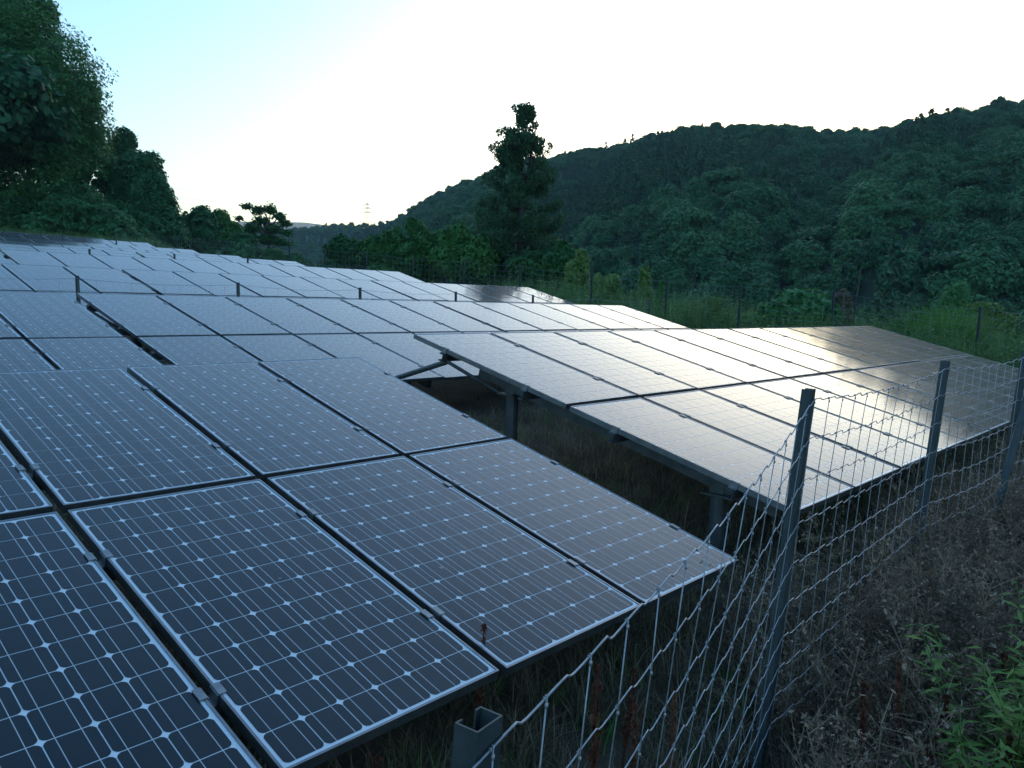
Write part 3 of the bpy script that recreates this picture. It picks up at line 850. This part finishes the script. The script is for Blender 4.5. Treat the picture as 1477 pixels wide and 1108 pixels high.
for i in near_i:
    root = empty('hillside_tree', (hx[i], hy[i], hz[i] - .3)); root.scale = (sc[i],) * 3; root.rotation_euler = (0, 0, rnd.uniform(0, 6.28))
    if con[i]: tag(root, 'narrow dark cedar standing among rounder trees on the lowest slope of the wooded hill', 'tree', 'cedars at the foot of the wooded hill')
    else: tag(root, 'rounded dark green tree in the lowest band of trees on the wooded hill', 'tree', 'rounded trees at the foot of the wooded hill')
    link('crown', (HB + HC)[idx[i]], root); link('trunk', ME_HTRUNK, root)

# ---- trees behind the forest edge, only seen mirrored and in gaps: one wood
P = []
rs = np.random.default_rng(9)
for k in range(60):
    x = rs.uniform(-25, 16); y = rs.uniform(56, 80)
    P.append((x, y, float(ground(x, y)) - .3 + rs.uniform(0, 4)))
P = np.array(P)
scatter('wood', 'mass of trees behind the vine covered forest edge', 'forest', HB, P, rs.uniform(0, 6.28, 60), rs.uniform(1.3, 2.2, 60), rs.integers(0, 6, 60))

# ------------------------------------------------------------------ grasses and weeds
def blades(n, h, spread, w, seed, mat, bend=.5, name='tuft', stiff=1.0):
    rs = np.random.default_rng(seed); V = []; F = []
    for k in range(n):
        a = rs.uniform(0, 6.283); r = abs(rs.normal()) * spread * .5
        o = np.array([r * math.cos(a), r * math.sin(a), -.02]); hh = h * rs.uniform(.45, 1.15)
        b_ = rs.uniform(0, 6.283); d = np.array([math.cos(b_), math.sin(b_), 0]); bd = hh * bend * rs.uniform(.2, 1.2)
        s = np.array([-d[1], d[0], 0]) * w * rs.uniform(.6, 1.3) * .5
        i = len(V)
        for t, ww in ((0, 1), (.4, .85), (.75, .55)):
            c = o + np.array([0, 0, hh * t * (1 - .25 * bend * t)]) + d * bd * t ** 2
            V += [c - s * ww, c + s * ww]
        V.append(o + np.array([0, 0, hh * (1 - .3 * bend)]) + d * bd)
        F += [(i, i + 1, i + 3, i + 2), (i + 2, i + 3, i + 5, i + 4), (i + 4, i + 5, i + 6, i + 6)]
    me = bpy.data.meshes.new(name); me.from_pydata(V, [], [f if f[2] != f[3] else f[:3] for f in F]); me.materials.append(mat); me.update(); return me

def weed(seed, h, mat, nst=6, twig=9, head=True, name='weed', stem_mat=None):
    """dead branching weed: stems, side twigs and small seed flakes"""
    rs = np.random.default_rng(seed); V = []; F = []
    def strip(a, c, w):
        d = c - a; s = np.cross(d, rs.normal(size=3)); s = s / (np.linalg.norm(s) + 1e-9) * w * .5
        i = len(V); V.extend([a - s, a + s, c + s * .5, c - s * .5]); F.append((i, i + 1, i + 2, i + 3))
        s = np.cross(d, s); s = s / (np.linalg.norm(s) + 1e-9) * w * .5
        i = len(V); V.extend([a - s, a + s, c + s * .5, c - s * .5]); F.append((i, i + 1, i + 2, i + 3))
    for k in range(nst):
        p = np.array([rs.normal() * .06, rs.normal() * .06, -.03]); d = np.array([rs.normal() * .25, rs.normal() * .25, 1.0]); hh = h * rs.uniform(.6, 1.1)
        pts = [p]
        for q in range(5):
            d = d + rs.normal(size=3) * .12; d /= np.linalg.norm(d); pts.append(pts[-1] + d * hh / 5)
        for q in range(5): strip(pts[q], pts[q + 1], .006 - q * .0008)
        for q in range(twig):
            t = rs.uniform(.3, 1) * 4.99; b0 = pts[int(t)] + (pts[int(t) + 1] - pts[int(t)]) * (t % 1)
            e = b0 + np.array([rs.normal() * .6, rs.normal() * .6, rs.uniform(.2, 1)]) * hh * .16
            strip(b0, e, .003)
            if head:
                for _ in range(7):
                    c = b0 + (e - b0) * rs.uniform(.3, 1.1) + rs.normal(size=3) * .006
                    a1 = rs.normal(size=3) * .0045; a2 = rs.normal(size=3) * .0025
                    i = len(V); V.extend([c - a1, c - a2, c + a1, c + a2]); F.append((i, i + 1, i + 2, i + 3))
    me = bpy.data.meshes.new(name); me.from_pydata([tuple(v) for v in V], [], F); me.materials.append(mat); me.update(); return me

def leafy(seed, h, mat, nst=5, leaves=26, size=.05, name='leafy_weed', narrow=.3, spread=.25):
    """upright herb: stems set with narrow leaves"""
    rs = np.random.default_rng(seed); P = []; Nn = []; b = MB()
    for k in range(nst):
        p = np.array([rs.normal() * .05, rs.normal() * .05, -.02]); d = np.array([rs.normal() * spread, rs.normal() * spread, 1]); hh = h * rs.uniform(.65, 1.1)
        top = p + d * hh; b.tube([p, p + d * hh * .5 + rs.normal(size=3) * .01, top], [.004, .003, .0015], 4)
        for q in range(leaves):
            t = .15 + .85 * q / leaves; a = q * 2.4 + rs.uniform(-.4, .4); L_ = size * (1.15 - .6 * t)
            P.append(p + d * hh * t + np.array([math.cos(a), math.sin(a), .15]) * L_ * .5); Nn.append((math.cos(a), math.sin(a), L_))
    V = []; F = []
    for p, (c, s_, L_) in zip(P, Nn):
        d = np.array([c, s_, rs.uniform(-.35, .5)]); d /= np.linalg.norm(d); s = np.array([-s_, c, rs.normal() * .4]) * L_ * narrow * .5
        i = len(V); V += [p - d * L_ * .5, p + s, p + d * L_ * .6 + np.array([0, 0, -.12 * L_]), p - s]; F.append((i, i + 1, i + 2, i + 3))
    b.add(V, F)
    return b.mesh(name, mat)

def place(n, x0, x1, y0, y1, seed, rej=None):
    rs = np.random.default_rng(seed); x = rs.uniform(x0, x1, n); y = rs.uniform(y0, y1, n)
    if rej is not None:
        k = rej(x, y); x, y = x[k], y[k]
    return np.stack([x, y, ground(x, y)], 1), rs

straw = [blades(26, .26, .16, .005, 300 + k, M['straw'], .9) for k in range(4)]
green = [blades(22, .2, .14, .006, 310 + k, M['grass'], .7) for k in range(2)]
P, rs = place(9000, -.5, 16, -1.0, 6.2, 51)
n = len(P); scatter('dry_grass', 'short dry grass covering the soil under and between the front tables', 'grass', straw + green, P, rs.uniform(0, 6.28, n), rs.uniform(.5, 1.15, n),
                    np.where(rs.random(n) < .88, rs.integers(0, 4, n), 4 + rs.integers(0, 2, n)))
dead = [weed(320 + k, .6, M['dead'], 8, 16) for k in range(5)]
tall = [blades(30, .55, .16, .005, 330 + k, M['straw'], .8) for k in range(3)]
P, rs = place(2600, 1.6, 8.5, -1.6, 1.15, 52, lambda x, y: (y < .15 * (x - 2) + .75))
P2, _ = place(500, 3.0, 8, -.2, 1.5, 53)
P = np.concatenate([P, P2]); n = len(P)
scatter('dead_weeds', 'tangle of dead grey brown weeds and straw along the outside of the near wire fence', 'weeds', dead + tall, P, rs.uniform(0, 6.28, n), rs.uniform(.55, 1.15, n), np.where(rs.random(n) < .5, rs.integers(0, 5, n), 5 + rs.integers(0, 3, n)),
        rs.normal(size=(n, 2)) * .18)
gl = [leafy(340 + k, 1.1, M['weed_green'], 7, 36, .11) for k in range(3)] + [blades(46, 1.25, .25, .013, 350 + k, M['weed_green'], .6) for k in range(2)]
P, rs = place(1500, 15.3, 23, -3, 16, 54)
n = len(P); scatter('roadside_weeds', 'tall green weeds and grass beyond the boundary fence', 'weeds', gl, P, rs.uniform(0, 6.28, n), rs.uniform(.7, 1.25, n), rs.integers(0, 5, n))
P, rs = place(1600, 5, 20, 42.6, 49, 55)
n = len(P); scatter('bank_grass', 'green grass bank behind the last row at the forest edge', 'grass', gl, P, rs.uniform(0, 6.28, n), rs.uniform(.5, 1.0, n), rs.integers(0, 5, n))
P, rs = place(2500, 1, 16, 6.5, 43, 56)
n = len(P); scatter('field_grass', 'short dry grass between the rear rows', 'grass', straw + green, P, rs.uniform(0, 6.28, n), rs.uniform(.5, 1.0, n), rs.integers(0, 6, n))

# clumps of long pampas like grass beside the corner of the front row
for k, (px, py, t, s) in enumerate(((1330, 490, 17.0, 1.0), (1355, 485, 17.2, 1.15), (1380, 490, 17.4, 1.1), (1310, 492, 16.9, .85), (1365, 505, 16.7, 1.0), (1345, 500, 16.6, .95))):
    p = on_ground(at(px, py + 20, t)); me = blades(460, 1.85 * s, .55, .014, 360 + k, M['grass'], .75, 'grass_clump')
    tag(link('grass_clump', me, None, p), 'clump of long bright green arching grass just beyond the outer corner of the front row', 'grass clump', 'arching grass clumps')

# reddish dock stalks
def dock(seed, h):
    rs = np.random.default_rng(seed); b = MB()
    b.tube([(0, 0, -.05), (rs.normal() * .01, rs.normal() * .01, h * .5), (rs.normal() * .02, rs.normal() * .02, h)], [.006, .005, .002], 5)
    V = []; F = []
    for k in range(330):
        t = rs.uniform(.4, 1.0) ; t = t + .02 * math.sin(t * 55); w = (.020 + .012 * math.sin(t * 40 + seed)) * (1 - min(t, 1)) ** .5 + .003
        a = rs.uniform(0, 6.283); c = np.array([math.cos(a) * w * rs.uniform(.2, 1), math.sin(a) * w * rs.uniform(.2, 1), t * h])
        d = np.array([rs.normal() * .3, rs.normal() * .3, 1]) * .011; s = rs.normal(size=3) * .0045
        i = len(V); V += [c - d, c + s, c + d, c - s]; F.append((i, i + 1, i + 2, i + 3))
    b.add(V, F)
    return b.mesh('dock_stalk', M['dock'])
DM = [dock(400 + k, .62) for k in range(4)]
for k, (x, y, s, lab) in enumerate((
        (1.08, 1.50, .95, 'reddish brown dried seed stalk poking up against the low edge of the nearest panel'), (1.16, 1.52, 1.0, None), (1.24, 1.56, .72, None),
        (1.893, 1.86, .93, 'dark dried seed stalk poking up through the slot between two near panels'),
        (1.86, 1.30, .9, 'rust red dried seed stalk in the dry grass behind the near wire fence'), (1.95, 1.38, 1.0, None), (2.05, 1.3, .85, None), (2.2, 1.45, .8, None), (2.28, 1.3, .7, None),
        (2.62, .78, 1.0, 'rust red dried seed stalk among dead weeds outside the near wire fence'), (2.9, .6, .9, None), (2.55, .5, .85, None), (2.35, .42, .8, None), (2.75, .38, .95, None), (2.5, .3, .9, None), (3.3, .55, .9, None), (2.2, .25, .9, None), (2.1, .12, 1.0, None), (2.45, .2, 1.05, None), (2.95, .75, .95, None), (2.7, .62, .8, None))):
    if lab: cur = lab
    o = link('dock_stalk', DM[k % 4], None, (x, y, float(ground(x, y))), (rnd.uniform(-.08, .08), rnd.uniform(-.08, .08), rnd.uniform(0, 6.28)))
    o.scale = (s,) * 3; tag(o, cur, 'weed', 'dried seed stalks')
# fresh green herbs at the outer side of the fence
FM = [leafy(420 + k, .66, M['yellow_leaf'], 12, 46, .10, 'leafy_weed', .24, .26) for k in range(3)]
for k, (x, y, s) in enumerate(((2.55, .40, 1.0), (2.75, .30, 1.1), (2.35, .25, .95), (2.95, .42, 1.0), (2.6, .12, 1.0), (2.9, .15, 1.1), (3.2, .38, 1.05), (2.2, .08, .85), (3.45, .48, .8), (2.7, .22, 1.0), (2.45, .05, 1.05), (2.85, .25, 1.15), (3.1, .2, 1.1), (2.3, -.02, .95), (2.65, .0, 1.1), (2.05, -.1, .8), (2.15, -.02, 1.05), (2.4, .15, .7), (3.0, .3, .75), (3.3, .28, 1.2), (2.0, .02, .6))):
    o = link('leafy_weed', FM[k % 3], None, (x, y, float(ground(x, y))), (0, 0, k * 1.3)); o.scale = (s,) * 3
    tag(o, 'fresh green herb with narrow leaves growing beside the dead weeds', 'weed', 'fresh green herbs by the fence')

# ------------------------------------------------------------------ power line far away
def pylon(loc, H):
    root = empty('lattice_pylon', loc); tag(root, 'steel lattice power pylon on the far ridge', 'pylon')
    b = MB(); w = lambda z: 4.2 * (1 - z / H) + .7
    for sx in (-1, 1):
        for sy in (-1, 1): b.tube([(sx * w(z), sy * w(z), z) for z in (0, H * .5, H * .8, H)], .22, 4)
    zs = np.linspace(0, H, 10)
    for i in range(9):
        for f in range(4):
            c = [(-1, -1), (1, -1), (1, 1), (-1, 1)]; a_, d_ = c[f], c[(f + 1) % 4]
            b.tube([(a_[0] * w(zs[i]), a_[1] * w(zs[i]), zs[i]), (d_[0] * w(zs[i + 1]), d_[1] * w(zs[i + 1]), zs[i + 1])], .11, 4)
            b.tube([(d_[0] * w(zs[i]), d_[1] * w(zs[i]), zs[i]), (a_[0] * w(zs[i + 1]), a_[1] * w(zs[i + 1]), zs[i + 1])], .11, 4)
    link('tower', b.mesh('tower', M['cable']), root)
    dirv = np.array([.73, -.68, 0])
    for z, L_ in ((.93, 5), (.82, 7), (.70, 6)):
        b = MB(); b.tube([dirv * -L_ + [0, 0, z * H], [0, 0, z * H + 1], dirv * L_ + [0, 0, z * H]], .2, 4); b.tube([dirv * -L_ + [0, 0, z * H], dirv * L_ + [0, 0, z * H]], .16, 4)
        link('crossarm', b.mesh('crossarm', M['cable']), root)
    return root
pp = at(530, 292, 900); pylon((pp.x, pp.y, pp.z - 38), 38.0)
for k, (a, c) in enumerate((((232, 268), (520, 303)), ((232, 281), (520, 309)), ((232, 290), (520, 314)), ((232, 296), (520, 318)))):
    A_ = at(*a, 700); B_ = at(*c, 895); b = MB()
    b.tube([A_.lerp(B_, t) - A_ - Vector((0, 0, 9 * t * (1 - t))) for t in np.linspace(0, 1, 14)], .085, 4)
    tag(link('power_line', b.mesh('power_line', M['cable']), None, A_), 'thin power line sagging across the yellow sky towards the pylon', 'power line', 'power lines')

# ------------------------------------------------------------------ evening haze in the valley air
HZ_TOP = float(V_HILL_TOP) + 14.0
b = MB(); b.box((0, 0, (HZ_TOP - 14.0) / 2), (5200, 5200, HZ_TOP + 14.0))
m, N, L, B = new_mat('haze')
pv = N.new('ShaderNodeVolumePrincipled')
pv.inputs['Color'].default_value = (.80, .90, 1.0, 1); pv.inputs['Density'].default_value = .0003; pv.inputs['Anisotropy'].default_value = .1
N.remove(B); L.new(pv.outputs[0], N['Material Output'].inputs['Volume'])
hz_ = link('haze', b.mesh('haze', m)); hz_['kind'] = 'stuff'; hz_['label'] = 'thin blue evening haze filling the valley'; hz_['category'] = 'haze'
